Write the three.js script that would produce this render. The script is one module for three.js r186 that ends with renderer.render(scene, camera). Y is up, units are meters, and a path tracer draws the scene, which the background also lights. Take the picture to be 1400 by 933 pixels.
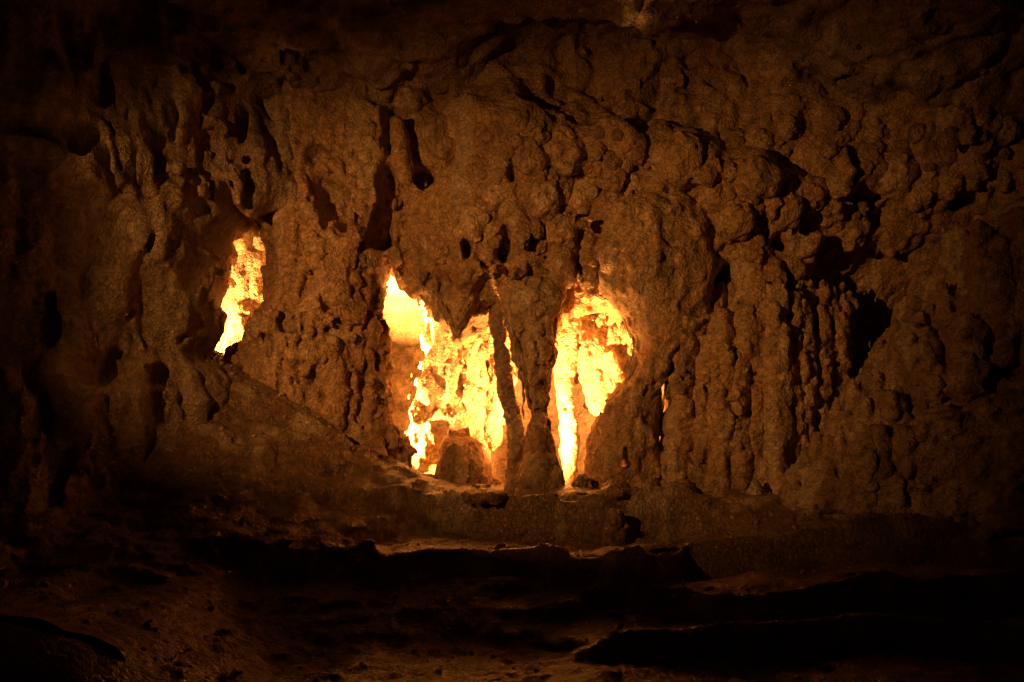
import * as THREE from 'three';
import { mergeGeometries } from 'three/addons/utils/BufferGeometryUtils.js';
import { RoundedBoxGeometry } from 'three/addons/geometries/RoundedBoxGeometry.js';

// ---------------------------------------------------------------- camera, air, lamps' colour, exposure
const scene = new THREE.Scene();
scene.background = new THREE.Color(0x000000);            // underground: no sky reaches this chamber
const EYE = new THREE.Vector3(0, 0.41, 9.5), LENS = 1282, MIDX = 700, MIDY = 620;
const camera = new THREE.PerspectiveCamera(2 * Math.atan(620 / LENS) * 180 / Math.PI, 1400 / 1240, 0.05, 60);
camera.setViewOffset(1400, 1240, 0, 0, 1400, 933);       // shift lens: verticals stay upright
camera.position.copy(EYE);
camera.lookAt(0, EYE.y, 0);
scene.add(camera);
const renderer = new THREE.WebGLRenderer({ antialias: true });
renderer.toneMapping = THREE.LinearToneMapping;
renderer.toneMappingExposure = 1.0;
renderer.shadowMap.enabled = true;
const TUNGSTEN = new THREE.Color().setRGB(1.0, 0.41, 0.105);   // about 2700 K seen by a daylight-balanced camera
const LAMPS = [
  // position, target, candela, half angle, penumbra, label
  { stand: true, hood: [0.09, 0.112, 0.06, 0.063], at: [-3.6, 2.3, 6.2], to: [-0.1, 1.9, 0.0], cd: 80, angle: 0.85, pen: 0.6, soft: 2, label: 'black floodlight with added barn doors on a tall stand facing the column wall' },
  { at: [-1.74, 0.5, -1.3], to: [-1.05, 2.5, -2.3], cd: 700, angle: 0.66, pen: 0.9, label: 'black floodlight behind the massive tan column turned up to the roof of the rear chamber' },
  { at: [-1.6, 0.4, -0.95], to: [-0.7, 0.75, -1.55], cd: 80, angle: 1.15, pen: 0.8, label: 'added black floodlight behind the massive tan column brightening the glowing column' },  // added lamp, unseen: brightens the glowing column down to its foot
  { at: [0.3, 0.02, -0.55], to: [0.5, 1.35, -1.35], cd: 165, angle: 1.2, pen: 0.8, label: 'black floodlight behind the tapering brown column lighting the popcorn mass' },
  { at: [1.28, 0.02, -0.56], to: [2.1, 0.0, 1.4], cd: 170, angle: 0.6, pen: 0.8, label: 'black floodlight behind the bulging column shining out through the slot' },
  { at: [-3.75, 0.85, -1.05], to: [-2.9, 2.0, -1.6], cd: 50, angle: 1.25, pen: 0.6, label: 'black floodlight behind the dark rock wall lighting the slit' },
];

// ---------------------------------------------------------------- helpers: points, noise
const at = (px, py, z) => { const s = (EYE.z - z) / LENS; return [(px - MIDX) * s, EYE.y + (MIDY - py) * s, z]; };
let seed = 7;
const rnd = () => { seed = (Math.imul(seed, 1664525) + 1013904223) >>> 0; return seed / 4294967296; };
const rr = (a, b) => a + (b - a) * rnd();
const clamp = (x, a, b) => x < a ? a : x > b ? b : x;
const sstep = (a, b, x) => { const t = clamp((x - a) / (b - a), 0, 1); return t * t * (3 - 2 * t); };
const smin = (a, b, k) => { const h = Math.max(k - Math.abs(a - b), 0) / k; return Math.min(a, b) - h * h * k * 0.25; };
const smax = (a, b, k) => -smin(-a, -b, k);
const hash = (x, y, z) => {
  let h = Math.imul(x, 374761393) + Math.imul(y, 668265263) + Math.imul(z, 2147483647 - 858993459) | 0;
  h = Math.imul(h ^ (h >>> 15), 2246822519); h = Math.imul(h ^ (h >>> 13), 3266489917);
  return (h ^ (h >>> 16)) >>> 0;
};
const hv = (x, y, z) => hash(x, y, z) * (2 / 4294967296) - 1;
function noise(x, y, z) {                                  // value noise, -1..1
  const i = Math.floor(x), j = Math.floor(y), k = Math.floor(z);
  let u = x - i, v = y - j, w = z - k;
  u = u * u * u * (u * (u * 6 - 15) + 10); v = v * v * v * (v * (v * 6 - 15) + 10); w = w * w * w * (w * (w * 6 - 15) + 10);
  const a = hv(i, j, k), b = hv(i + 1, j, k), c = hv(i, j + 1, k), d = hv(i + 1, j + 1, k);
  const e = hv(i, j, k + 1), f = hv(i + 1, j, k + 1), g = hv(i, j + 1, k + 1), h = hv(i + 1, j + 1, k + 1);
  const p = a + (b - a) * u, q = c + (d - c) * u, r = e + (f - e) * u, s = g + (h - g) * u;
  const m = p + (q - p) * v, n = r + (s - r) * v;
  return m + (n - m) * w;
}
const fbm = (x, y, z, o) => { let a = 0.5, t = 0; for (let n = 0; n < o; n++) { t += a * noise(x, y, z); x = x * 2.03 + 17.1; y = y * 2.03 + 5.3; z = z * 2.03 + 9.7; a *= 0.5; } return t; };
function worley(x, y, z) {                                 // squared distance to the nearest cell point
  const i = Math.floor(x), j = Math.floor(y), k = Math.floor(z), fx = x - i, fy = y - j, fz = z - k;
  let m = 0.67;                                            // beyond this the knob has ended anyway
  for (let q = 0; q < 27; q++) {
    const o = ORDER[q], a = o[0], b = o[1], c = o[2];
    const ex = a < 0 ? fx : a > 0 ? 1 - fx : 0, ey = b < 0 ? fy : b > 0 ? 1 - fy : 0, ez = c < 0 ? fz : c > 0 ? 1 - fz : 0;
    if (ex * ex + ey * ey + ez * ez >= m) continue;
    const h = hash(i + a, j + b, k + c);
    const dx = a + (h & 1023) / 1023 - fx, dy = b + ((h >>> 10) & 1023) / 1023 - fy, dz = c + ((h >>> 20) & 1023) / 1023 - fz;
    const d = dx * dx + dy * dy + dz * dz;
    if (d < m) m = d;
  }
  return m;
}
const ORDER = []; for (let a = -1; a <= 1; a++) for (let b = -1; b <= 1; b++) for (let c = -1; c <= 1; c++) ORDER.push([a, b, c]);
ORDER.sort((p, q) => (p[0] ** 2 + p[1] ** 2 + p[2] ** 2) - (q[0] ** 2 + q[1] ** 2 + q[2] ** 2));
const dome = (x, y, z, s) => Math.max(0, 1 - worley(x / s, y / s, z / s) * 1.5);   // rounded knobs with sharp seams between
const curve = (pts) => (t) => {                            // eased table look-up
  if (t <= pts[0][0]) return pts[0][1];
  for (let n = 1; n < pts.length; n++) if (t <= pts[n][0]) { const [a, b] = [pts[n - 1], pts[n]]; const u = (t - a[0]) / (b[0] - a[0]); return a[1] + (b[1] - a[1]) * (u * 0.5 + 0.5 * u * u * (3 - 2 * u)); }
  return pts[pts.length - 1][1];
};

// ---------------------------------------------------------------- meshing a solid given by a distance field
// f(x,y,z, rough): signed distance; rough=true asks for the smooth body only (used to skip empty blocks)
function solid(f, [x0, y0, z0], [x1, y1, z1], cell, reach, colour) {
  const nx = Math.ceil((x1 - x0) / cell) + 1, ny = Math.ceil((y1 - y0) / cell) + 1, nz = Math.ceil((z1 - z0) / cell) + 1;
  const g = new Float32Array(nx * ny * nz), B = 8, sy = nx, sz = nx * ny;
  const bx = Math.ceil(nx / B), by = Math.ceil(ny / B), bz = Math.ceil(nz / B), live = new Uint8Array(bx * by * bz);
  const far = B * cell * 0.9 + reach;
  for (let c = 0; c < bz; c++) for (let b = 0; b < by; b++) for (let a = 0; a < bx; a++) {
    const v = f(x0 + (a * B + B / 2) * cell, y0 + (b * B + B / 2) * cell, z0 + (c * B + B / 2) * cell, true);
    const near = Math.abs(v) < far; live[a + bx * (b + by * c)] = near ? 1 : 0;
    for (let k = c * B; k < Math.min(nz, c * B + B); k++) for (let j = b * B; j < Math.min(ny, b * B + B); j++) for (let i = a * B; i < Math.min(nx, a * B + B); i++)
      g[i + sy * j + sz * k] = near ? f(x0 + i * cell, y0 + j * cell, z0 + k * cell, false) : v;
  }
  const id = new Int32Array(nx * ny * nz).fill(-1), pos = [], tri = [];
  const E = [[0, 1], [0, 2], [0, 4], [1, 3], [1, 5], [2, 3], [2, 6], [3, 7], [4, 5], [4, 6], [5, 7], [6, 7]];
  const off = [0, 1, sy, sy + 1, sz, sz + 1, sz + sy, sz + sy + 1];
  for (let c = 0; c < bz; c++) for (let b = 0; b < by; b++) for (let a = 0; a < bx; a++) {
    let any = 0;
    for (let q = 0; q < 8 && !any; q++) { const A = Math.min(bx - 1, a + (q & 1)), Bq = Math.min(by - 1, b + (q >> 1 & 1)), C = Math.min(bz - 1, c + (q >> 2)); any = live[A + bx * (Bq + by * C)]; }
    if (!any) continue;
    for (let k = c * B; k < Math.min(nz - 1, c * B + B); k++) for (let j = b * B; j < Math.min(ny - 1, b * B + B); j++) for (let i = a * B; i < Math.min(nx - 1, a * B + B); i++) {
      const o = i + sy * j + sz * k; let mask = 0;
      for (let q = 0; q < 8; q++) if (g[o + off[q]] < 0) mask |= 1 << q;
      if (mask === 0 || mask === 255) continue;
      let X = 0, Y = 0, Z = 0, n = 0;
      for (const [p, q] of E) {
        if ((mask >> p & 1) === (mask >> q & 1)) continue;
        const u = g[o + off[p]], v = g[o + off[q]], t = u / (u - v);
        X += (p & 1) + ((q & 1) - (p & 1)) * t; Y += (p >> 1 & 1) + ((q >> 1 & 1) - (p >> 1 & 1)) * t; Z += (p >> 2) + ((q >> 2) - (p >> 2)) * t; n++;
      }
      id[o] = pos.length / 3;
      pos.push(x0 + (i + X / n) * cell, y0 + (j + Y / n) * cell, z0 + (k + Z / n) * cell);
    }
  }
  const quad = (a, b, c, d, flip) => { if (a < 0 || b < 0 || c < 0 || d < 0) return; if (flip) tri.push(a, c, b, a, d, c); else tri.push(a, b, c, a, c, d); };
  for (let k = 1; k < nz - 1; k++) for (let j = 1; j < ny - 1; j++) for (let i = 1; i < nx - 1; i++) {
    const o = i + sy * j + sz * k; if (id[o] < 0) continue;
    const s = g[o] < 0;
    if (s !== g[o + 1] < 0) quad(id[o], id[o - sy], id[o - sy - sz], id[o - sz], s);
    if (s !== g[o + sy] < 0) quad(id[o], id[o - sz], id[o - 1 - sz], id[o - 1], s);
    if (s !== g[o + sz] < 0) quad(id[o], id[o - 1], id[o - 1 - sy], id[o - sy], s);
  }
  return dress(pos, tri, colour);
}
// smooth normals, metre-true texture coordinates on the face's main axis, stone colour per point
function dress(pos, tri, colour) {
  const N = pos.length / 3, nor = new Float32Array(pos.length);
  const axis = new Uint8Array(tri.length / 3);
  for (let t = 0; t < tri.length; t += 3) {
    const a = tri[t] * 3, b = tri[t + 1] * 3, c = tri[t + 2] * 3;
    const ux = pos[b] - pos[a], uy = pos[b + 1] - pos[a + 1], uz = pos[b + 2] - pos[a + 2], vx = pos[c] - pos[a], vy = pos[c + 1] - pos[a + 1], vz = pos[c + 2] - pos[a + 2];
    const x = uy * vz - uz * vy, y = uz * vx - ux * vz, z = ux * vy - uy * vx;
    for (const q of [a, b, c]) { nor[q] += x; nor[q + 1] += y; nor[q + 2] += z; }
    const X = Math.abs(x), Y = Math.abs(y), Z = Math.abs(z) * 1.15;
    axis[t / 3] = Z >= X && Z >= Y ? 2 : X >= Y ? 0 : 1;
  }
  const map = new Int32Array(N * 3).fill(-1), P = [], NN = [], U = [], C = [], I = new Uint32Array(tri.length);
  const col = [0, 0, 0];
  for (let t = 0; t < tri.length; t++) {
    const v = tri[t], a = axis[(t / 3) | 0], key = v * 3 + a;
    if (map[key] < 0) {
      map[key] = P.length / 3;
      const x = pos[v * 3], y = pos[v * 3 + 1], z = pos[v * 3 + 2];
      let nx = nor[v * 3], ny = nor[v * 3 + 1], nz = nor[v * 3 + 2]; const l = Math.hypot(nx, ny, nz) || 1;
      P.push(x, y, z); NN.push(nx / l, ny / l, nz / l);
      if (a === 2) U.push(x, y); else if (a === 0) U.push(z + 0.37, y); else U.push(x, z + 0.61);
      colour(x, y, z, col); C.push(col[0], col[1], col[2]);
    }
    I[t] = map[key];
  }
  const geo = new THREE.BufferGeometry();
  geo.setAttribute('position', new THREE.Float32BufferAttribute(P, 3));
  geo.setAttribute('normal', new THREE.Float32BufferAttribute(NN, 3));
  geo.setAttribute('uv', new THREE.Float32BufferAttribute(U, 2));
  geo.setAttribute('color', new THREE.Float32BufferAttribute(C, 3));
  geo.setIndex(new THREE.BufferAttribute(I, 1));
  return geo;
}

// ---------------------------------------------------------------- materials
function grainTexture(size, kind) {                        // tileable relief: fine pits, crust cells, hairline cracks
  const d = new Uint8Array(size * size * 4);
  const wrapN = (x, y, p, s) => { const i = Math.floor(x), j = Math.floor(y); let u = x - i, v = y - j; u = u * u * (3 - 2 * u); v = v * v * (3 - 2 * v); const m = (a) => ((a % p) + p) % p; const q = (a, b) => hv(m(a), m(b), s); return (q(i, j) * (1 - u) + q(i + 1, j) * u) * (1 - v) + (q(i, j + 1) * (1 - u) + q(i + 1, j + 1) * u) * v; };
  const wrapW = (x, y, p, s) => { const i = Math.floor(x), j = Math.floor(y); let f1 = 9, f2 = 9; for (let a = -1; a <= 1; a++) for (let b = -1; b <= 1; b++) { const h = hash(((i + a) % p + p) % p, ((j + b) % p + p) % p, s); const dx = i + a + (h & 1023) / 1023 - x, dy = j + b + ((h >>> 10) & 1023) / 1023 - y, e = dx * dx + dy * dy; if (e < f1) { f2 = f1; f1 = e; } else if (e < f2) f2 = e; } return [Math.sqrt(f1), Math.sqrt(f2)]; };
  for (let y = 0; y < size; y++) for (let x = 0; x < size; x++) {
    const u = x / size, v = y / size;
    let wx = u + 0.02 * wrapN(u * 12, v * 12, 12, 3), wy = v + 0.02 * wrapN(u * 12, v * 12, 12, 4);
    let h;
    if (kind === 'crust') {
      const [a, b] = wrapW(wx * 22, wy * 22, 22, 11), [c] = wrapW(wx * 60, wy * 60, 60, 12), [e, f] = wrapW(wx * 9, wy * 9, 9, 13);
      h = 0.36 * (1 - a) + 0.2 * (1 - c) - 0.26 * (1 - sstep(0, 0.12, b - a)) - 0.22 * (1 - sstep(0, 0.07, f - e)) + 0.13 * wrapN(u * 40, v * 40, 40, 5) + 0.1 * wrapN(u * 140, v * 140, 140, 6) + 0.22 * wrapN(u * 10, v * 10, 10, 7) + 0.33;
    } else {
      const [a] = wrapW(wx * 34, wy * 34, 34, 21), [c] = wrapW(wx * 90, wy * 90, 90, 22);
      h = 0.5 + 0.25 * wrapN(wx * 14, wy * 30, 14, 23) * 0 + 0.3 * (0.5 - a) + 0.2 * (0.5 - c) + 0.22 * wrapN(u * 16, v * 16, 16, 24) + 0.16 * wrapN(u * 64, v * 64, 64, 25);
    }
    const o = (y * size + x) * 4, b = clamp(h, 0, 1) * 255; d[o] = d[o + 1] = d[o + 2] = b; d[o + 3] = 255;
  }
  const t = new THREE.DataTexture(d, size, size); t.wrapS = t.wrapT = THREE.RepeatWrapping; t.magFilter = THREE.LinearFilter; t.minFilter = THREE.LinearMipmapLinearFilter; t.generateMipmaps = true; t.needsUpdate = true;
  return t;
}
const crustTex = grainTexture(1024, 'crust');
crustTex.repeat.set(1.05, 1.05);
const std = (o) => new THREE.MeshStandardMaterial(o);
const M = {
  stone: std({ vertexColors: true, roughness: 0.66, bumpMap: crustTex, bumpScale: 0.026 }),
  calcite: std({ vertexColors: true, roughness: 0.55, bumpMap: crustTex, bumpScale: 0.034 }),
  wet: std({ vertexColors: true, roughness: 0.3, bumpMap: crustTex, bumpScale: 0.02 }),
  root: std({ color: new THREE.Color().setRGB(0.30, 0.20, 0.11), roughness: 0.8 }),
  black: std({ color: new THREE.Color().setRGB(0.02, 0.02, 0.022), roughness: 0.45, metalness: 0.3 }),
  steel: std({ color: new THREE.Color().setRGB(0.35, 0.35, 0.36), roughness: 0.4, metalness: 0.9 }),
  cable: std({ color: new THREE.Color().setRGB(0.015, 0.015, 0.015), roughness: 0.6 }),
};
// stone colours: pale calcite, tan limestone, iron-brown and clay-dark patches; each rock mass gets its own base tone
const mixTo = (c, r, g, b, t) => { c[0] += (r - c[0]) * t; c[1] += (g - c[1]) * t; c[2] += (b - c[2]) * t; };
const stoneColour = (r, g, b, brown = 0.5, dark = 0.3) => (x, y, z, c) => {
  c[0] = r; c[1] = g; c[2] = b;
  mixTo(c, 0.36, 0.19, 0.09, brown * sstep(-0.05, 0.4, fbm(x * 1.1 + 3, y * 0.8, z * 1.1, 3)));
  mixTo(c, 0.13, 0.08, 0.045, dark * sstep(0.05, 0.45, fbm(x * 2.3, y * 1.2 + 7, z * 2.3, 3)));
  mixTo(c, 0.58, 0.43, 0.26, 0.5 * sstep(0.12, 0.5, fbm(x * 3.1 + 9, y * 3.1, z * 3.1 + 2, 3)));
  mixTo(c, 0.6, 0.47, 0.3, 0.45 * sstep(0.16, 0.4, fbm(x * 4.5 + 1, y * 0.55, z * 4.5, 2)));      // pale drip streaks
  mixTo(c, 0.10, 0.075, 0.055, 0.5 * sstep(0.2, 0.42, fbm(x * 5.5 + 31, y * 0.8, z * 5.5, 2)));   // manganese stains
  const k = 1 + 0.34 * noise(x * 24, y * 24, z * 24) + 0.24 * noise(x * 55, y * 55, z * 55);
  c[0] *= k; c[1] *= k * (1 + 0.06 * noise(x * 9, y * 9, z * 9)); c[2] *= k;
};
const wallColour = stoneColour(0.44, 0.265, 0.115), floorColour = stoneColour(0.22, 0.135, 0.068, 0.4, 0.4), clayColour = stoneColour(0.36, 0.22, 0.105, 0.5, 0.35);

// ---------------------------------------------------------------- naming
const taken = {};
const numbered = (n) => { const k = taken[n] = (taken[n] ?? -1) + 1; return k ? `${n}_${String(k).padStart(3, '0')}` : n; };
function finish(o) { o.traverse((m) => { if (m.isMesh) { m.castShadow = true; m.receiveShadow = true; } }); return o; }
function structure(name, geo, mat) { const m = new THREE.Mesh(geo, mat); m.name = numbered(name); m.userData.kind = 'structure'; scene.add(finish(m)); return m; }
function thing(name, label, category, group) { const o = new THREE.Group(); o.name = numbered(name); o.userData = { label, category }; if (group) o.userData.group = group; scene.add(o); return o; }
function single(name, geo, mat, label, category, group) { const o = new THREE.Mesh(geo, mat); o.name = numbered(name); o.userData = { label, category }; if (group) o.userData.group = group; scene.add(finish(o)); return o; }
function part(name, geo, mat, parent) { const m = new THREE.Mesh(geo, mat); m.name = name; parent.add(finish(m)); return m; }

// ================================================================= the cave
// pockets and cracks worn into the rock: centre, half width, half height, depth (metres)
const pit = (px, py, z, w, h, depth, lean = 0) => { const [x, y] = at(px, py, z); const s = (EYE.z - z) / LENS; return { x, y, w: w * s, h: h * s, depth, lean }; };
function pitted(list, x, y) {
  let d = 0;
  for (const p of list) {
    const dy = (y - p.y) / p.h; if (dy > 1.9 || dy < -1.9) continue;
    const dx = (x - p.x - p.lean * (y - p.y)) / p.w; if (dx > 1.9 || dx < -1.9) continue;
    const q = Math.sqrt(dx * dx + dy * dy) + 0.42 * noise(x * 5, y * 5, 3.3) + 0.3 * noise(x * 13, y * 11, 7.3);
    d -= p.depth * (1 - sstep(0.35, 1.2, q));
  }
  return d;
}
const wallPits = [
  pit(447, 262, 0.2, 26, 38, 0.42, -0.25), pit(470, 292, 0.2, 10, 34, 0.45), pit(530, 170, 0.1, 11, 50, 0.55), pit(526, 250, 0.15, 11, 46, 0.42), pit(522, 365, 0.15, 9, 34, 0.35), pit(516, 312, 0.1, 15, 44, 0.3), pit(577, 238, 0.15, 13, 12, 0.4),
  pit(440, 205, 0.2, 18, 10, 0.28), pit(692, 335, 0.2, 12, 22, 0.35), pit(984, 400, 0.1, 15, 42, 0.6), pit(1060, 335, 0.1, 14, 16, 0.3),
  pit(1192, 278, 0.2, 24, 32, 0.5), pit(505, 82, 0.8, 26, 20, 0.4), pit(640, 340, 0.1, 9, 18, 0.2), pit(700, 245, 0.2, 7, 20, 0.2),
  pit(1330, 262, 0.3, 36, 16, 0.3), pit(870, 232, 0.3, 9, 24, 0.25), pit(757, 215, 0.3, 7, 20, 0.25), pit(600, 385, 0.1, 20, 15, 0.25),
];
const leftPits = [
  pit(262, 300, 1.6, 18, 40, 0.5, 0.3), pit(236, 345, 1.6, 12, 42, 0.45, 0.2), pit(113, 500, 2.2, 13, 34, 0.5), pit(22, 172, 2.6, 30, 16, 0.5), pit(108, 190, 2.2, 15, 20, 0.55),
  pit(122, 95, 2.2, 8, 40, 0.4), pit(205, 128, 1.9, 5, 40, 0.35), pit(190, 165, 1.9, 8, 20, 0.35), pit(304, 30, 1.3, 6, 24, 0.4), pit(302, 130, 1.3, 5, 34, 0.4), pit(345, 105, 1.0, 14, 20, 0.4),
  pit(35, 440, 2.5, 10, 44, 0.4), pit(195, 535, 1.8, 8, 44, 0.4), pit(230, 470, 1.7, 14, 22, 0.35), pit(180, 508, 1.9, 10, 18, 0.4), pit(60, 560, 2.4, 7, 36, 0.35), pit(294, 555, 1.4, 12, 30, 0.35),
  pit(95, 660, 2.2, 9, 26, 0.3), pit(170, 680, 1.9, 9, 22, 0.3), pit(145, 220, 2.0, 6, 30, 0.3), pit(170, 215, 2.0, 5, 34, 0.3), pit(240, 235, 1.7, 6, 24, 0.3), pit(280, 250, 1.5, 6, 30, 0.3),
];
const lintel = curve([[280, 250], [312, 285], [335, 298], [365, 330], [420, 360], [500, 366], [520, 372], [556, 376], [572, 374], [588, 388], [602, 412], [616, 440], [628, 446], [645, 432], [664, 418], [680, 414], [696, 425], [740, 425], [762, 440], [776, 412], [790, 398], [815, 392], [840, 400], [864, 424], [884, 450], [902, 468], [914, 500], [930, 900]].map(([u, v]) => { const [x] = at(u, 0, 0), [, y] = at(0, v, 0); return [x, y]; }));
const shelf = (x) => 3.62 + 0.16 * Math.cos((x + 0.6) * 1.1) - 0.1 * (x - 0.4);          // the nodular brow; rock above it steps back
const recessAt = (x, y) => sstep(-0.75, 0.05, x) * (1 - sstep(2.0, 3.0, x)) * sstep(0, 0.4, y - shelf(x));
const wallFace = (x, y) => {
  let z = 0.06 + 0.2 * sstep(1.6, 2.6, y) * sstep(-1.2, 0, x) - 0.14 * Math.exp(-((x + 1.22) ** 2) / 0.06) * (1 - sstep(3.2, 3.7, y));
  z += 0.2 * Math.exp(-((y - shelf(x) + 0.14) ** 2) / 0.05) * sstep(-1.0, -0.2, x) * (1 - sstep(2.2, 3, x));
  z -= 0.34 * recessAt(x, y);
  z -= 0.75 * sstep(2.75, 3.5, x) * (1 - sstep(1.7, 3.2, y)) + 0.12 * sstep(2.5, 3.0, x);
  z += 0.45 * sstep(3.0, 5.0, x) * sstep(2.6, 3.6, y);
  z += 0.25 * sstep(-1.4, -2.6, x) * sstep(2.6, 3.6, y);
  return z;
};
const ceilY = (x, z) => 3.98 + 0.42 * Math.pow(Math.max(0, z + 0.1), 0.85) + 0.55 * sstep(-0.8, 0.1, x) * (1 - sstep(1.9, 2.9, x)) * (1 - sstep(0.35, 1.0, z)) - 0.35 * sstep(2.4, 4.2, x) - 0.1 * sstep(-1.5, -3, x);
// take a crust of knobs off the distance d; samples that cannot touch the surface are let go early
const grow = (d, x, y, z, big, mid, small) => {
  if (d < -0.05 || d > big + mid + small + 0.05) return d;
  const wx = x + 0.05 * noise(x * 5, y * 5, z * 5), wy = y + 0.05 * noise(x * 5 + 9, y * 5, z * 5);
  d -= big * dome(wx, wy * 0.85, z, 0.34); if (d < -0.05 || d > mid + small + 0.05) return d;
  d -= mid * dome(wx + 3, wy, z, 0.135); if (d < -0.05 || d > small + 0.05) return d;
  return d - small * dome(x, y + 5, z, 0.058);
};
function wallField(x, y, z, rough) {
  let d = Math.max(z - wallFace(x, y), -1.4 - z);
  const lin = lintel(x) - y;
  let open = lin * 0.72;
  if (!rough && lin < 0.4 && lin > -0.4) open += 0.08 * noise(x * 7, y * 7, z * 5) + 0.05 * noise(x * 19, y * 19, z * 12);
  d = smax(d, open, 0.22);
  if (rough) return d * 0.85;
  if (d > 0.45 || d < -0.8) return d;
  const lumpy = sstep(-0.9, 0.3, x + 0.4 * noise(x, y, 0.5)) * sstep(1.7, 2.3, y), crusty = 1 - lumpy;
  d -= pitted(wallPits, x, y) - 0.05;
  if (d > 0.42 || d < -0.2) return d * 0.85;
  d -= 0.24 * fbm(x * 1.6, y * 1.4, z * 1.6, 2) + 0.1 * noise(x * 4.1, y * 3.3, z * 4.1) + 0.035 * noise(x * 10, y * 7, z * 10) + crusty * 0.02 * noise(x * 21, y * 15, z * 21);
  return grow(d, x, y, z, 0.05 + 0.11 * lumpy, 0.02 + 0.045 * lumpy, 0.012 + 0.008 * lumpy) * 0.85;
}
structure('cave_wall', solid(wallField, [-4.3, -0.15, -1.12], [5.9, 4.9, 0.95], 0.022, 0.75, wallColour), M.stone);

function ceilField(x, y, z, rough) {
  const d = (ceilY(x, z) - y) * 0.9;
  if (rough) return d;
  if (Math.abs(d) > 0.4) return d;
  return grow(d - (0.3 * fbm(x * 1.1, y, z * 1.6, 2) + 0.1 * noise(x * 3, y * 3, z * 5) + 0.045 * noise(x * 8, y * 8, z * 12) - 0.05), x, y, z, 0.1, 0.065, 0.026);
}
structure('cave_ceiling', solid((x, y, z, r) => -0 + ceilField(x, y, z, r), [-4.6, 3.2, -0.9], [6.2, 5.6, 3.2], 0.033, 0.45, stoneColour(0.33, 0.22, 0.125, 0.5, 0.45)), M.stone);

// ---- the dark rock wall on the left, nearer than the column wall
const leftEdge = curve([[900, 372], [760, 400], [690, 372], [620, 350], [560, 342], [520, 334], [492, 306], [470, 303], [430, 311], [400, 317], [340, 322], [312, 330], [290, 348], [250, 342], [180, 336], [100, 326], [0, 318]].map(([v, u]) => { const [x, y] = at(u, v, 0.75); return [y, x]; }));
function leftField(x, y, z, rough) {
  const e = leftEdge(y);
  let d = (z - 0.8 - 1.4 * (e - x)) * 0.57;                 // the face runs back to the right
  d = smax(d, (x - e + (0.42 - 1.15 * sstep(2.62, 3.0, y)) * Math.max(0, 0.8 - z)) * (0.9 - 0.2 * sstep(2.62, 3.0, y)), 0.3);
  d = Math.max(d, -0.55 - z + 0.2 * (e - x));
  if (rough) return d;
  if (d > 0.45 || d < -0.8) return d;
  d -= pitted(leftPits, x, y) - 0.06;
  if (d > 0.42 || d < -0.3) return d;
  d -= 0.16 * fbm(x * 1.2, y * 0.9, z * 1.2, 2) + 0.07 * noise(x * 4, y * 2.2, z * 4) + 0.035 * noise(x * 3, y * 14, z * 3) * sstep(0.2, 1.2, noise(x * 0.8, y * 0.8, z * 0.8) + 0.6) + 0.03 * noise(x * 11, y * 5, z * 11);
  return grow(d, x, y * 0.6, z, 0.08, 0.035, 0.012);
}
structure('cave_wall_left', solid(leftField, [-5.2, -1.3, -0.6], [-1.25, 5.0, 4.4], 0.027, 0.75, stoneColour(0.36, 0.25, 0.145, 0.6, 0.45)), M.stone);

// ---- floor: rimstone terraces stepping down towards the viewer, a flowstone slope rising on the left
const S = (v, z) => at(0, v, z)[1];
const ridge = curve([[-5, 2.2], [-3.1, 1.42], [-2.75, 1.22], [-2.3, 0.98], [-1.9, 0.72], [-1.5, 0.46], [-1.15, 0.28], [-0.85, 0.12], [-0.55, 0.02], [0.2, -0.05]]);
function terraces(x, z) {
  const w = (a, b, s) => a * noise(x * b, s, 0.5);
  const z1 = 0.95 + w(0.14, 1.3, 1) + w(0.08, 3.7, 2);
  const z2 = 2.15 + w(0.07, 0.9, 5) + w(0.04, 3.1, 6) + 0.5 * sstep(0.1, 1.0, x) - 0.75 * sstep(1.0, 1.5, x);
  const z3 = 2.62 + w(0.14, 0.8, 8) + w(0.08, 2.9, 9) + 0.35 * sstep(0.9, 1.6, x);
  const z4 = 3.3 + w(0.14, 0.7, 11) + w(0.08, 3.3, 12);
  const right = sstep(1.3, 3.2, x);
  let h = 0.02 + 0.03 * noise(x * 2, z * 2, 0);
  h -= 0.06 * sstep(0.3, z1, z) * right;
  h -= (0.40 - 0.27 * right) * sstep(z1 - 0.03, z1 + 0.13 + 0.9 * right, z);
  const lf = 1 - sstep(0.0, 1.0, x);                         // on the left the rim drops in one face, on the right in steps
  h -= (0.22 + 0.1 * right) * sstep(z2 - 0.02, z2 + 0.06 + 0.2 * right, z) * (1 - lf) + lf * (0.2 * sstep(z2 - 0.02, z2 + 0.1, z) + 0.42 * sstep(z2 + 0.02, z2 + 0.95, z));
  h -= ((0.16 + 0.06 * right) * sstep(z3 - 0.02, z3 + 0.06, z) + 0.2 * sstep(z4 - 0.02, z4 + 0.07, z)) * (1 - lf);
  // rims of the pools stand a little proud
  for (const [e, a] of [[z1, 0.03], [z2, 0.06], [z3, 0.05 * (1 - lf)], [z4, 0.05 * (1 - lf)]]) h += a * Math.exp(-((z - e + 0.03) ** 2) / 0.004);
  return h;
}
const FC = 0.024, heights = new Float32Array(620 * 320).fill(NaN);   // the shape is asked for many times on the same grid
function floorHeight(x, z) {
  const i = Math.round((x + 5.2) / FC), k = Math.round((z + 1.6) / FC);
  if (i < 0 || k < 0 || i >= 620 || k >= 320) return floorShape(x, z);
  const n = i + 620 * k; if (heights[n] !== heights[n]) heights[n] = floorShape(-5.2 + i * FC, -1.6 + k * FC);
  return heights[n];
}
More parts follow.
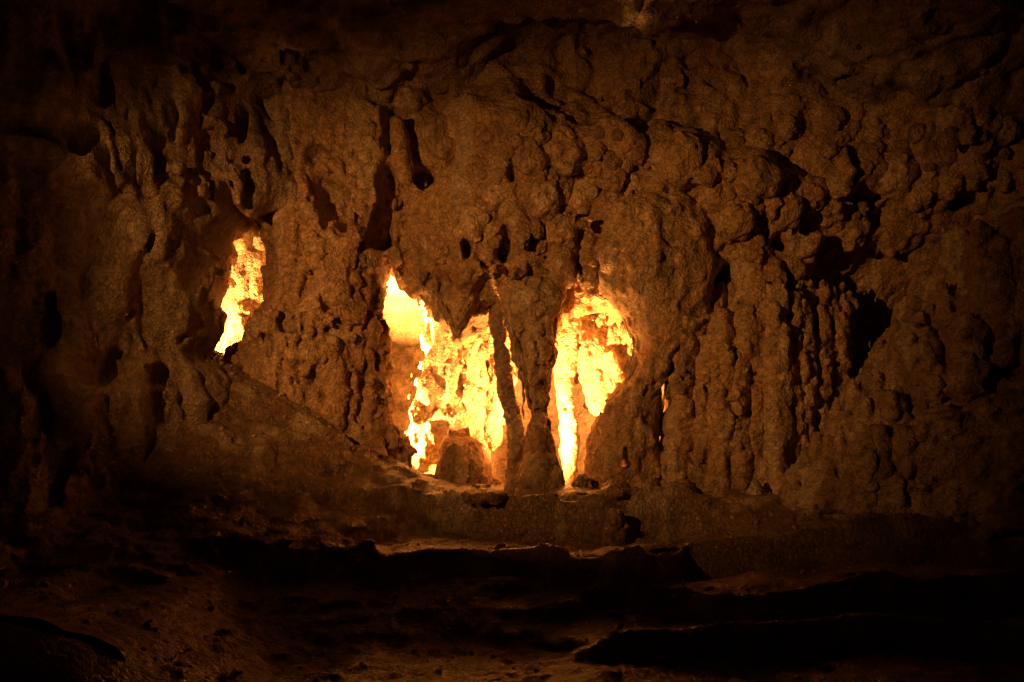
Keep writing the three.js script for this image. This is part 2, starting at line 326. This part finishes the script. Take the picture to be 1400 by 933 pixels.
function floorShape(x, z) {
  let h = terraces(x, z);
  const m = ridge(x) - 0.10 * Math.max(0, -z) - 0.42 * sstep(0.5, 1.1, z) - 0.95 * sstep(0.75, 2.35 + 0.2 * noise(x * 2, 3, 1), z) - 0.2 * sstep(2, 3.4, z) - 0.35 * sstep(-2.2, -3.4, x) * sstep(1, 3, z);
  h = smax(h, m, 0.25);
  return h;
}
function floorField(x, y, z, rough) {
  const d = (y - floorHeight(x, z)) * 0.62;
  if (rough) return d;
  if (Math.abs(d) > 0.25) return d;
  const left = sstep(-0.3, -1.4, x) * sstep(-0.5, -0.2, y), l = left * 0.05, m = left * 0.02;
  let e = d - (0.035 * noise(x * 2.2, y * 4, z * 2.2) + 0.05 * noise(x * 3.5, y * 5, z * 3.5) * sstep(-0.55, -0.3, y) * (1 - sstep(-0.02, 0.05, y)) + 0.018 * noise(x * 2.5, y * 22, z * 5) + 0.014 * noise(x * 8, y * 14, z * 8) - 0.015) * 0.9;
  if (e < -0.05 || e > 0.14) return e;
  e -= 0.011 * dome(x, y * 1.6, z, 0.1) + 0.007 * dome(x, y, z, 0.045);
  return l > 0 ? e - (l * dome(x, y, z, 0.26) + m * dome(x, y, z, 0.11)) : e;
}
const lowFloor = (x, z) => floorHeight(clamp(x, -5.4, 6.1), 4.38) * (1 - sstep(4.38, 5.2, z)) - 1.1 * sstep(4.38, 5.2, z) + 0.05 * noise(x * 1.7, 2, z * 1.7) + 0.02 * noise(x * 6, 2, z * 6);
const farFloor = () => {                                    // the low floor on which the viewer stands
  const pos = [], tri = [], nx = 90, nz = 60;
  for (let j = 0; j <= nz; j++) for (let i = 0; i <= nx; i++) { const x = -8 + 16 * i / nx, z = 4.38 + 9 * j / nz; pos.push(x, lowFloor(x, z), z); }
  for (let j = 0; j < nz; j++) for (let i = 0; i < nx; i++) { const a = j * (nx + 1) + i, b = a + 1, c = a + nx + 1, d = c + 1; tri.push(a, c, b, b, c, d); }
  return dress(pos, tri, floorColour);
};
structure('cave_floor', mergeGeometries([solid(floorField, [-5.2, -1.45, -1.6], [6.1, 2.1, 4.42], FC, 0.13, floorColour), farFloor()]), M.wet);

// ---- the rear chamber that the lamps fill with light
function rearField(x, y, z, rough) {
  const ex = (x + 0.7) / 4.0, ey = (y - 0.9 - 0.9 * sstep(-1.9, -2.8, x)) / 1.85, ez = (z + 1.2) / 3.3;
  let d = (1 - Math.sqrt(ex * ex + ey * ey + ez * ez)) * 2.0;
  d = smin(d, y + 0.12, 0.3);                               // its floor
  d = -(-d);
  if (rough) return -(-d) ;
  if (Math.abs(d) > 0.45) return d;
  const n = 0.3 * fbm(x * 0.9, y * 1.1, z * 0.9, 2) + 0.08 * noise(x * 3, y * 5, z * 3) + 0.03 * noise(x * 3, y * 18, z * 3) + 0.05 * dome(x, y, z, 0.3) + 0.02 * dome(x, y, z, 0.11);
  return d - n;
}
structure('cave_wall_rear', solid((x, y, z, r) => rearField(x, y, z, r), [-5.0, -0.5, -4.9], [3.5, 3.8, -0.5], 0.044, 0.45, stoneColour(0.5, 0.37, 0.21, 0.45, 0.35)), M.stone);

// ---- the rest of the hall round and behind the viewer
{
  const pos = [], tri = [], nu = 72, nv = 36;
  for (let j = 0; j <= nv; j++) for (let i = 0; i <= nu; i++) {
    const u = (i / nu - 0.5) * Math.PI * 1.32, v = (j / nv - 0.32) * Math.PI * 0.66, r = 1 + 0.1 * fbm(u * 3, v * 3, 1, 3);
    pos.push(7.0 * r * Math.sin(u) * Math.cos(v * 0.75), 0.6 + 4.6 * r * Math.sin(v), 4.6 + 8.2 * r * Math.cos(u) * Math.cos(v));
  }
  for (let j = 0; j < nv; j++) for (let i = 0; i < nu; i++) { const a = j * (nu + 1) + i, b = a + 1, c = a + nu + 1, d = c + 1; tri.push(a, c, b, b, c, d); }
  structure('cave_wall_behind', dress(pos, tri, stoneColour(0.3, 0.2, 0.12, 0.5, 0.4)), M.stone);
}

// ---------------------------------------------------------------- columns, stalagmites, hanging masses
// rows: [height mark, left edge, right edge, depth radius]; the section is an oval that wanders and swells as the rows say
function profile(rows, z, hd) {
  const s = (EYE.z - z) / LENS, y = (v) => EYE.y + (MIDY - v) * s, x = (u) => (u - MIDX) * s, r = rows.slice().reverse();
  return { c: curve(r.map((q) => [y(q[0]), x((q[1] + q[2]) / 2)])), w: curve(r.map((q) => [y(q[0]), (q[2] - q[1]) / 2 * s])), h: curve(r.map((q) => [y(q[0]), q[3] ?? hd])), y0: y(r[0][0]), y1: y(r[r.length - 1][0]), z,
    x0: Math.min(...r.map((q) => x(q[1]))), x1: Math.max(...r.map((q) => x(q[2]))), hd: Math.max(hd, ...r.map((q) => q[3] ?? 0)) };
}
function oval(p, x, y, z) {
  const w = p.w(y), h = p.h(y), a = (x - p.c(y)) / w, b = (z - p.z) / h;
  const d = (Math.sqrt(a * a + b * b) - 1) * Math.min(w, h);
  return smax(d, Math.max(y - p.y1, p.y0 - y), 0.06) * 0.85;
}
function columnGeometry(rows, z, hd, detail, cell, reach, colour, carve, deep = Math.min(0.14, reach + 0.02), back = -9) {
  const p = profile(rows, z, hd), m = reach + 0.06;
  const f = (x, y, q, rough) => { let d = oval(p, x, y, q); if (rough) return d; if (d > reach + 0.03 || d < -deep) return carve ? Math.max(d, carve(x, y, q)) : d; d = detail(d, x, y, q); return carve ? Math.max(d, carve(x, y, q)) : d; };
  return solid(f, [p.x0 - m, p.y0 - m, Math.max(back, z - p.hd - m)], [Math.min(5.7, p.x1 + m), p.y1 + m, z + p.hd + m], cell, carve ? reach + 0.3 : reach, colour);
}
const crust = (k, extra) => (d, x, y, z) => { d -= k * (0.10 * fbm(x * 2, y * 1.6, z * 2, 2) + 0.05 * noise(x * 6, y * 3.5, z * 6) + 0.03 * noise(x * 15, y * 7, z * 15) - 0.04); if (extra) d -= extra(x, y, z); return grow(d, x, y, z, k * 0.06, k * 0.04, k * 0.018); };
const popcorn = (k) => (d, x, y, z) => grow(d - k * (0.06 * noise(x * 3, y * 3, z * 3) - 0.05), x, y, z, k * 0.09, k * 0.06, k * 0.026);
const flutes = (d, k, x, y, z) => { d -= k * (0.05 * noise(x * 5, y * 1.2, z * 5) - 0.05); if (d < -0.05 || d > 0.2 * k + 0.05) return d; d -= k * 0.07 * dome(x, y * 0.22, z, 0.12); if (d < -0.05) return d; return d - k * (0.04 * dome(x, y * 0.6, z, 0.09) + 0.014 * dome(x, y, z, 0.05)); };
const fluted = (k) => (d, x, y, z) => flutes(d, k, x, y, z);
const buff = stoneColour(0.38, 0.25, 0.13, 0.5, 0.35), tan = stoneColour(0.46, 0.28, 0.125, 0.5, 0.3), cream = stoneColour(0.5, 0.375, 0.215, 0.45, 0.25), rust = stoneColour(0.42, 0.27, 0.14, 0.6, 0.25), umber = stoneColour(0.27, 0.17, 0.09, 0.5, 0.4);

const A = crust(1.25);
single('limestone_column', columnGeometry([[150, 345, 560, 0.12], [200, 348, 545, 0.28], [250, 352, 530, 0.36], [300, 358, 522, 0.5], [340, 377, 510, 0.54], [400, 371, 512, 0.55], [460, 354, 513, 0.55], [520, 332, 515, 0.54], [580, 330, 528, 0.54], [690, 325, 548, 0.54]], -0.18, 0.45,
  (d, x, y, z) => { d -= pitted(wallPits, x, y) * sstep(-0.4, 0, z); if (d < -0.2) return d; const low = 1 - sstep(1.3, 2.2, y); return A(low > 0 && d < 0.3 ? d - 0.05 * low * dome(x, y * 0.35, z, 0.1) : d, x, y, z); }, 0.022, 0.4, tan, null, 0.55), M.stone,
  'massive tan limestone column between the narrow bright slit and the wide opening', 'column');
single('lit_column', columnGeometry([[380, 586, 650], [440, 588, 656], [500, 578, 660], [560, 570, 661], [620, 562, 662], [700, 552, 668]], -1.55, 0.38, crust(1.1, (x, y, z) => 0.09 * dome(x, y * 0.35, z, 0.16) + 0.04 * noise(x * 9, y * 3, z * 9) - 0.04), 0.02, 0.16, cream), M.calcite,
  'glowing yellow crusted column inside the widest bright opening', 'column');
single('domed_stalagmite', columnGeometry([[597, 628, 637, 0.04], [600, 621, 644, 0.1], [606, 614, 650, 0.17], [617, 608, 655, 0.22], [638, 605, 659], [660, 604, 661], [700, 598, 668]], -0.62, 0.25, crust(0.7, (x, y, z) => 0.04 * dome(x, y * 0.4, z, 0.09)), 0.015, 0.16, rust), M.calcite,
  'stubby orange stalagmite with a domed top in front of the glowing column', 'stalagmite');
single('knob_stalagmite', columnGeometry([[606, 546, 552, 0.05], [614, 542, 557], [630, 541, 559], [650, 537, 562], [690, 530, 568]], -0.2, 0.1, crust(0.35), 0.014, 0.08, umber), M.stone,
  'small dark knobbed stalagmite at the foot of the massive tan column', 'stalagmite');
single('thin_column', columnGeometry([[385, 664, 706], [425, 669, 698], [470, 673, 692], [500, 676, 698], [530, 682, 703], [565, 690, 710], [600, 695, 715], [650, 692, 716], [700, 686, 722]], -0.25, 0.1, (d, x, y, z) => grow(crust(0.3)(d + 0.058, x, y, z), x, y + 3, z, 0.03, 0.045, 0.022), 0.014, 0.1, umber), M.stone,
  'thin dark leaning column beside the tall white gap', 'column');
single('tapered_column', columnGeometry([[380, 684, 780, 0.2], [430, 694, 772, 0.34], [480, 704, 758, 0.3], [510, 712, 752, 0.26], [535, 719, 749, 0.22], [562, 725, 747, 0.18], [590, 724, 748, 0.18], [620, 718, 756, 0.22], [700, 708, 770, 0.25]], 0.0, 0.3, (d, x, y, z) => grow(crust(0.45)(d + 0.066, x, y, z), x + 2, y, z, 0.03, 0.05, 0.024), 0.016, 0.16, buff), M.stone,
  'brown column tapering down to a lumpy stalagmite between two bright gaps', 'column');
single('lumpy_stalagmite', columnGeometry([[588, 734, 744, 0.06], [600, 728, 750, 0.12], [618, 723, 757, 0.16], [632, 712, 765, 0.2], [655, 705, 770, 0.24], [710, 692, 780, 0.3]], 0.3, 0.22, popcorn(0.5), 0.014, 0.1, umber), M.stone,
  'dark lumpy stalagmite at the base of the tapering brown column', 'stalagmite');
single('bright_column', columnGeometry([[430, 764, 800], [470, 758, 792], [520, 760, 784], [560, 765, 788], [610, 769, 790], [650, 773, 786], [700, 770, 788]], -1.3, 0.14, crust(0.4), 0.016, 0.08, cream), M.calcite,
  'slender white-lit column behind the tapering brown column', 'column');
single('glowing_flowstone', columnGeometry([[250, 290, 400], [330, 292, 398], [430, 290, 392], [540, 285, 392]], -1.75, 0.28, crust(1.2), 0.028, 0.2, cream), M.calcite,
  'bright yellow flowstone face seen through the narrow slit beside the dark rock wall', 'flowstone');
single('added_flowstone_curtain', columnGeometry([[370, 652, 708, 0.2], [440, 656, 702], [520, 657, 697], [570, 659, 694], [592, 663, 689, 0.12], [610, 669, 682, 0.05]], -1.75, 0.18, crust(0.7), 0.018, 0.12, cream), M.calcite,
  'white-lit flowstone curtain added behind the tall narrow gap to catch the lamp light', 'flowstone');  // added sheet close to the lamp, so the gap behind shows white
single('popcorn_stalactite', columnGeometry([[360, 768, 905, 0.34], [425, 776, 892, 0.32], [462, 783, 878], [488, 786, 852], [500, 790, 846, 0.24], [518, 797, 842, 0.2], [535, 806, 834, 0.14], [550, 812, 822, 0.06]], -1.5, 0.26, (d, x, y, z) => popcorn(1.0)(d - 0.05 * noise(x * 5, y * 5, z * 5) - 0.06 * dome(x, y * 0.3, z, 0.13) + 0.03, x, y, z), 0.019, 0.12, cream), M.calcite,
  'pale popcorn-crusted mass hanging in the arched opening', 'stalactite');
{
  const hole = (x, y) => { const [ax, ay] = at(851, 604, 0.1), [bx, by] = at(852, 634, 0.1); const t = clamp((y - ay) / (by - ay), 0, 1); const r = 0.01 + 0.038 * t * t; return r - Math.hypot(x - (ax + (bx - ax) * t), y - (ay + (by - ay) * t)) + 0.015 * noise(x * 20, y * 20, 2); };
  single('bulging_column', columnGeometry([[262, 860, 930, 0.15], [280, 830, 958, 0.35], [305, 808, 967, 0.45], [350, 801, 970, 0.5], [400, 824, 970, 0.48], [440, 860, 966, 0.4], [470, 872, 940, 0.34], [500, 873, 912, 0.3], [528, 852, 905, 0.28], [548, 828, 905, 0.28], [580, 816, 904, 0.3], [620, 807, 903, 0.32], [660, 801, 903, 0.33], [710, 795, 905, 0.34]], 0.02, 0.4, crust(0.62), 0.018, 0.14, tan, hole), M.stone,
    'tan column with a heavy bulging head and a small triangular hole', 'column');
}
single('beaded_column', columnGeometry([[440, 915, 968, 0.3], [490, 917, 952], [520, 919, 946], [538, 915, 943], [545, 919, 944], [566, 912, 946], [590, 905, 947], [640, 904, 950], [710, 900, 956]], 0.1, 0.2, crust(0.45, (x, y, z) => 0.03 * Math.abs(Math.sin(y * 9.5 + 2 * noise(x * 2, y * 3, z)))), 0.015, 0.12, tan), M.stone,
  'slim beaded column between the bulging column and the fluted drapery', 'column');

// fluted drapery: a sheet with ribs hanging in front of it
{
  const d = thing('flowstone_drapery', 'brown fluted flowstone drapery of upright ribs beside the beaded column', 'flowstone');
  part('sheet', columnGeometry([[400, 960, 1130, 0.2], [440, 950, 1140], [560, 948, 1150], [710, 945, 1160]], -0.12, 0.26, fluted(1.4), 0.02, 0.2, tan, null, 0.14, -0.3), M.stone, d);
  for (const [u, v0, v1, w, z] of [[962, 468, 705, 13, 0.16], [984, 436, 705, 15, 0.22], [1006, 470, 705, 13, 0.24], [1020, 425, 480, 9, 0.26], [1032, 395, 705, 12, 0.2], [1056, 400, 705, 15, 0.22], [1078, 410, 705, 10, 0.14], [1096, 420, 705, 12, 0.1], [1118, 425, 700, 10, 0.02], [1140, 440, 700, 10, -0.08]]) {
    const rows = []; for (let k = 0; k <= 6; k++) { const v = v0 + (v1 - v0) * k / 6, j = rr(-3, 3), g = w * (k === 0 ? 0.5 : rr(0.85, 1.25)); rows.push([v, u + j - g * 0.92, u + j + g * 0.92, g * 0.0085]); }
    part('rib', columnGeometry(rows, z + 0.05, 0.1, (d, x, y, q) => grow(flutes(d, 0.35, x, y, q), x, y, q, 0.03, 0.035, 0.018), 0.0215, 0.1, tan), M.stone, d);
  }
}
// the big flowstone mound on the right
{
  const d = thing('flowstone_mound', 'huge dark flowstone mound with dripping ribs beside the fluted drapery', 'flowstone');
  const z = 0.75, R = 0.95;
  const shape = [[270, 1420, 1600, 0.3], [292, 1352, 1600, 0.6], [330, 1296, 1610, 0.75], [420, 1246, 1620, R], [480, 1210, 1630, R], [550, 1168, 1640, 0.9], [620, 1120, 1650, 1.0], [660, 1092, 1660, 1.1], [720, 1060, 1680, 1.2]], mound = profile(shape, z, R);
  part('dome', columnGeometry(shape, z, R, (d, x, y, q) => flutes(d - 0.1 * fbm(x, y, q, 2), 1.1, x, y, q), 0.027, 0.25, clayColour, null, 0.2, -0.35), M.stone, d);
  for (const [u, v0, v1, w, zz, lean] of [[1304, 318, 405, 8, 1.15, 4], [1322, 316, 395, 7, 1.2, 6], [1345, 312, 480, 11, 1.3, 14], [1366, 330, 500, 11, 1.36, 10], [1388, 300, 470, 11, 1.4, 2], [1408, 320, 520, 10, 1.4, 2], [1250, 450, 545, 11, 1.15, 10], [1272, 455, 550, 10, 1.25, 16], [1318, 440, 500, 19, 1.4, 4], [1322, 495, 545, 18, 1.4, 0], [1222, 545, 590, 9, 1.2, 4], [1186, 600, 690, 10, 1.25, 4], [1204, 590, 690, 9, 1.35, 6], [1236, 590, 670, 8, 1.45, 2], [1262, 580, 650, 11, 1.5, -8], [1292, 560, 610, 18, 1.5, 4], [1345, 550, 600, 16, 1.55, 4], [1392, 545, 610, 9, 1.6, 6]]) {
    const rows = []; for (let k = 0; k <= 5; k++) { const v = v0 + (v1 - v0) * k / 5, j = lean * (k / 5 - 0.5) + rr(-2, 2), g = w * (k === 0 ? 0.55 : k === 5 ? 0.7 : rr(0.85, 1.25)); rows.push([v, u + j - g, u + j + g, g * 0.0085]); }
    const [mx, my] = at(u, (v0 + v1) / 2, zz), k = (mx - mound.c(my)) / mound.w(my), zs = mound.z + mound.h(my) * Math.sqrt(Math.max(0.02, 1 - k * k)) + 0.05;
    part('drip', columnGeometry(rows.map(([v, a, b, h]) => [v, a, b, h]), zs, 0.1, (d, x, y, q) => grow(d + 0.015, x, y, q, 0.04, 0.04, 0.018), 0.019, 0.09, clayColour), M.stone, d);
  }
}
single('popcorn_boulder', columnGeometry([[498, 1390, 1520, 0.2], [520, 1330, 1560, 0.5], [560, 1290, 1580, 0.65], [610, 1262, 1590, 0.75], [660, 1245, 1600, 0.8], [710, 1240, 1600, 0.8]], 1.35, 0.7, popcorn(1.3), 0.022, 0.2, clayColour, null, 0.14, 0.7), M.stone,
  'dark boulder crusted with knobs at the foot of the flowstone mound', 'boulder');

// ---------------------------------------------------------------- knobs on the wall, stalactites
const find = (f, x, y, zs, ze) => { for (let z = zs; z > ze; z -= 0.02) if (f(x, y, z, false) < 0) return z; return null; };
const knobGeos = [];
for (let n = 0; n < 6; n++) {
  const g = solid((x, y, z) => Math.hypot(x, y * (0.85 + 0.06 * n), z) - 0.78 - 0.12 * noise(x * 2 + n * 7, y * 2, z * 2) - 0.2 * dome(x + n * 3.3, y, z + n, 0.62) - 0.09 * dome(x, y + n, z, 0.3), [-1.35, -1.6, -1.35], [1.35, 1.6, 1.35], 0.09, 0.5, (x, y, z, c) => wallColour(x * 0.2 + n, y * 0.2, z * 0.2, c));
  const uv = g.attributes.uv; for (let i = 0; i < uv.count; i++) uv.setXY(i, uv.getX(i) * 0.17 + n * 0.31, uv.getY(i) * 0.17);
  knobGeos.push(g);
}
{
  const wall = scene.getObjectByName('cave_wall');
  const spots = [];
  for (const [u, v, r] of [[725, 210, 34], [700, 232, 15], [688, 222, 12], [775, 205, 36], [835, 235, 24], [800, 265, 30], [745, 270, 30], [680, 265, 24], [605, 185, 36], [560, 135, 26], [865, 250, 26], [900, 252, 24], [930, 215, 38], [965, 235, 20], [990, 262, 30], [1040, 240, 40], [1075, 285, 26], [1010, 300, 26], [770, 315, 26], [650, 235, 18], [735, 185, 20], [1110, 265, 24], [1165, 315, 30], [1130, 335, 22], [1055, 375, 22], [1030, 335, 22], [1090, 365, 20], [650, 300, 28], [600, 330, 26], [1010, 395, 16], [1035, 355, 14], [870, 205, 16], [905, 190, 20], [1230, 235, 30], [1262, 262, 24], [1285, 205, 20], [1300, 250, 22], [1340, 225, 22], [1375, 240, 24], [1200, 175, 12], [1135, 205, 12], [1280, 130, 14], [1320, 160, 16], [1350, 140, 16], [1380, 175, 20], [1262, 90, 12], [1180, 210, 16], [1150, 250, 22], [1205, 225, 16]]) spots.push([u, v, r]);
  for (let n = 0; n < 130; n++) spots.push([rr(640, 1400), rr(165, 345), rr(8, 17)]);
  for (const [u, v, r] of spots) {
    const [x, y] = at(u, v, 0.3), z = find(wallField, x, y, 1.1, -0.8); if (z === null) continue;
    const m = part('nodule', knobGeos[Math.floor(rr(0, 6))], M.stone, wall), s = r * 0.0068;
    m.position.set(...at(u, v, z)); m.position.z -= s * 0.25; m.scale.set(s, s * rr(0.9, 1.25), s * rr(0.6, 0.85)); m.rotation.set(rr(-0.3, 0.3), rr(-0.5, 0.5), rr(-0.5, 0.5));
  }
}
for (const [rows, z, label] of [
  [[[165, 532, 552, 0.1], [200, 536, 556], [230, 538, 562], [248, 546, 562, 0.06], [256, 554, 558, 0.02]], 0.3, 'short blunt brown stalactite in the dark cleft of the upper wall'],
  [[[365, 562, 602, 0.12], [395, 570, 602], [415, 580, 606, 0.08], [430, 590, 608, 0.05], [442, 597, 606, 0.025]], -0.35, 'brown stalactite under the arch above the glowing column'],
  [[[320, 784, 818, 0.14], [360, 786, 820], [388, 790, 816, 0.1], [402, 796, 811, 0.05], [409, 801, 806, 0.02]], 0.12, 'blunt brown stalactite added to cover a light leak above the arched opening'],  // added plug over stray light leaking above the arch
  [[[410, 608, 650, 0.16], [440, 612, 640, 0.12], [456, 616, 634, 0.07], [464, 621, 628, 0.03]], 0.05, 'blunt rock fang at the top of the tall white gap'],
]) single('stalactite', columnGeometry(rows, z, 0.1, crust(0.35), 0.013, 0.07, tan), M.stone, label, 'stalactite');

// ---------------------------------------------------------------- loose stones
function stoneGeo(w, h, d, sharp, s, colour) {
  return solid((x, y, z) => {
    const t = clamp(y / h, 0, 1), k = (1 - sharp * t) * Math.sqrt(Math.max(0.02, 1 - (1 - sharp) * t * t)), a = x / w, b = z / d;
    const q = (Math.sqrt(a * a + b * b) - k) * Math.min(w, d) * 0.8;
    return smax(q, Math.max(y - h, -0.06 - y), 0.04) - 0.16 * w * noise(x * 1.9 / w + s, y * 1.9 / w, z * 1.9 / w) - 0.07 * w * noise(x * 5 / w + s, y * 5 / w, z * 5 / w) - 0.1 * w * dome(x + s, y, z, w * 0.7);
  }, [-w * 1.4, -0.1, -d * 1.4], [w * 1.4, h * 1.3, d * 1.4], Math.max(0.006, w / 18), 0.4 * w + 0.03, colour);
}
const onFloor = (u, v, z, g, mat, name, label) => { const o = single(name, g, mat, label, 'stone'); const [x] = at(u, v, z); let y = 2; while (y > -1.4 && floorField(x, y, z, false) > 0) y -= 0.005; o.position.set(x, y, z); o.rotation.y = rr(0, 6); return o; };
onFloor(1033, 670, 0.62, stoneGeo(0.085, 0.15, 0.08, 0.85, 3, stoneColour(0.72, 0.62, 0.46, 0.1, 0.05)), M.calcite, 'pointed_stone', 'small pale pointed stone standing on the ledge before the drapery');
onFloor(687, 755, 1.95, stoneGeo(0.09, 0.09, 0.08, 0.45, 5, umber), M.wet, 'wet_stone', 'small wet brown stone on the lower terrace rim');
onFloor(797, 676, 0.35, stoneGeo(0.1, 0.13, 0.1, 0.4, 8, cream), M.calcite, 'round_stone', 'small yellow rounded stone beside the foot of the bulging column');
onFloor(660, 684, 0.85, stoneGeo(0.2, 0.06, 0.16, 0.35, 11, floorColour), M.wet, 'rounded_boulder', 'low rounded wet boulder on the ledge below the domed stalagmite');
onFloor(842, 690, 0.9, stoneGeo(0.15, 0.1, 0.14, 0.4, 14, floorColour), M.wet, 'humped_boulder', 'humped wet boulder on the ledge below the bulging column');
onFloor(842, 715, 1.2, stoneGeo(0.12, 0.34, 0.12, 0.4, 17, floorColour), M.wet, 'stacked_boulder', 'dark wet boulder leaning against the ledge below the humped boulder');
onFloor(930, 678, 0.5, stoneGeo(0.26, 0.1, 0.18, 0.5, 21, rust), M.stone, 'flat_stone', 'flat rusty stone at the foot of the beaded column');

// wet grit lying on the slope and the terraces
{
  const g = new THREE.IcosahedronGeometry(1, 1), n = 1900, m = new THREE.InstancedMesh(g, std({ color: new THREE.Color().setRGB(0.34, 0.24, 0.14), roughness: 0.28 }), n), o = new THREE.Object3D(), c = new THREE.Color();
  for (let i = 0; i < n; i++) {
    const crest = i < 700, x = crest ? -3.0 + 1.9 * Math.pow(rnd(), 1.3) : rr(-3.2, 4.4), z = crest ? rr(-0.35, 0.75) : rr(0.3, 4.2); let y = 2.1; while (y > -1.2 && floorField(x, y, z, false) > 0) y -= 0.01;
    const r = 0.006 + (crest ? 0.02 : 0.034) * rnd() * rnd() * rnd(); o.position.set(x, y + r * 0.3, z); o.scale.set(r * rr(0.8, 1.5), r * rr(0.6, 1.0), r * rr(0.8, 1.4)); o.rotation.set(rr(0, 6), rr(0, 6), rr(0, 6)); o.updateMatrix(); m.setMatrixAt(i, o.matrix);
    m.setColorAt(i, c.setScalar(rr(0.6, 1.3)));
  }
  m.name = 'gravel'; m.userData = { kind: 'stuff', label: 'wet brown grit scattered over the flowstone slope and terraces', category: 'gravel' }; scene.add(finish(m));
}

// ---------------------------------------------------------------- fine roots hanging round the openings
function roots(label, path, z, count, spread, hang) {
  const o = thing('hanging_roots', label, 'roots', undefined);
  const pts = path.map(([u, v]) => new THREE.Vector3(...at(u, v, z))), c = new THREE.CatmullRomCurve3(pts);
  for (let n = 0; n < count; n++) {
    const t0 = rr(0, 0.75), t1 = Math.min(1, t0 + rr(0.15, 0.4)), q = [], ox = rr(-spread, spread), oz = rr(-spread, spread);
    for (let k = 0; k <= 6; k++) { const p = c.getPoint(t0 + (t1 - t0) * k / 6); q.push(new THREE.Vector3(p.x + ox + rr(-0.012, 0.012), p.y + rr(-0.012, 0.012) - hang * k / 6 * rnd(), p.z + oz + rr(-0.02, 0.02))); }
    part('root', new THREE.TubeGeometry(new THREE.CatmullRomCurve3(q), 14, rr(0.003, 0.008), 5), M.root, o);
  }
  return o;
}
roots('stringy roots along the rim of the arched opening', [[792, 404], [818, 402], [845, 412], [860, 440], [870, 470], [864, 505], [850, 530]], 0.02, 75, 0.045, 0.03);
roots('wispy roots in the slot beside the beaded column', [[902, 478], [908, 490], [911, 510], [910, 532], [908, 556]], 0.22, 18, 0.02, 0.02);
roots('thin roots under the arch above the glowing column', [[592, 366], [598, 395], [606, 425], [614, 446]], 0.2, 10, 0.02, 0.03);
roots('thin roots running down the tapering brown column', [[692, 446], [704, 470], [712, 500], [716, 540], [714, 570]], 0.26, 14, 0.02, 0.02);

// ---------------------------------------------------------------- floodlights
for (const L of LAMPS) {
  const o = thing('floodlight', L.label, 'floodlight', undefined);
  const p = new THREE.Vector3(...L.at), t = new THREE.Vector3(...L.to), dir = t.clone().sub(p).normalize();
  let y = 2.2; while (y > -1.6 && floorField(p.x, y, p.z, false) > 0) y -= 0.005;
  if (p.z > 4.38) y = lowFloor(p.x, p.z);
  o.position.set(p.x, y, p.z);
  const lift = L.stand ? L.at[1] - 0.13 - y : 0, up = lift + 0.13;
  if (L.stand) {
    part('pole', new THREE.CylinderGeometry(0.014, 0.018, lift - 0.1, 16).translate(0, (lift - 0.1) / 2 + 0.1, 0), M.black, o);
    for (let k = 0; k < 3; k++) { const a = k * 2.094 + 0.4; part('leg', new THREE.TubeGeometry(new THREE.LineCurve3(new THREE.Vector3(0, 0.62, 0), new THREE.Vector3(Math.cos(a) * 0.5, -0.02, Math.sin(a) * 0.5)), 2, 0.011, 8), M.black, o); }
  }
  part('base', new THREE.CylinderGeometry(0.07, 0.08, 0.02, 24).translate(0, lift + 0.01, 0), M.black, o);
  const az = Math.atan2(dir.x, dir.z);
  const br = part('bracket', mergeGeometries([new RoundedBoxGeometry(0.012, 0.13, 0.03, 2, 0.004).translate(-0.1, lift + 0.075, 0), new RoundedBoxGeometry(0.012, 0.13, 0.03, 2, 0.004).translate(0.1, lift + 0.075, 0), new RoundedBoxGeometry(0.212, 0.012, 0.03, 2, 0.004).translate(0, lift + 0.024, 0)]), M.steel, o); br.rotation.y = az;
  const aim = new THREE.Quaternion().setFromRotationMatrix(new THREE.Matrix4().lookAt(dir, new THREE.Vector3(), new THREE.Vector3(0, 1, 0)));
  const body = part('housing', mergeGeometries([new RoundedBoxGeometry(0.18, 0.13, 0.07, 3, 0.012).translate(0, 0, -0.02), ...[-3, -2, -1, 0, 1, 2, 3].map((k) => new RoundedBoxGeometry(0.006, 0.11, 0.03, 1, 0.002).translate(k * 0.022, 0, -0.068))]), M.black, o);
  body.position.set(0, up, 0); body.quaternion.copy(aim);
  const glow = part('lamp_glass', new RoundedBoxGeometry(0.15, 0.1, 0.006, 2, 0.002), std({ color: 0x222222, emissive: TUNGSTEN, emissiveIntensity: 6, roughness: 0.2 }), body);
  glow.position.set(0, 0, 0.018);
  if (L.hood) {                                             // added barn doors, keeping the beam off floor, roof and side walls
    const [l, r, t2, b] = L.hood, plate = (w, h, x, y2) => { const m = part('added_barn_door', new RoundedBoxGeometry(w, h, 0.25, 1, 0.0015), M.black, body); m.position.set(x, y2, 0.155); };
    // the head looks along +z with +x on its left-hand side as seen from behind
    plate(0.004, t2 + b, l + 0.002, (t2 - b) / 2); plate(0.004, t2 + b, -r - 0.002, (t2 - b) / 2); plate(l + r + 0.012, 0.004, (l - r) / 2, t2 + 0.004); plate(l + r + 0.012, 0.004, (l - r) / 2, -b - 0.004);
  }
  const s = new THREE.SpotLight(TUNGSTEN, L.cd, 0, L.angle, L.pen, 2);
  s.position.set(p.x, y + up, p.z).addScaledVector(dir, 0.045); s.target.position.copy(t); s.shadow.radius = L.soft ?? 2; s.castShadow = true; s.shadow.mapSize.set(2048, 2048); s.shadow.camera.far = 20;
  scene.add(s, s.target);
}
renderer.render(scene, camera);
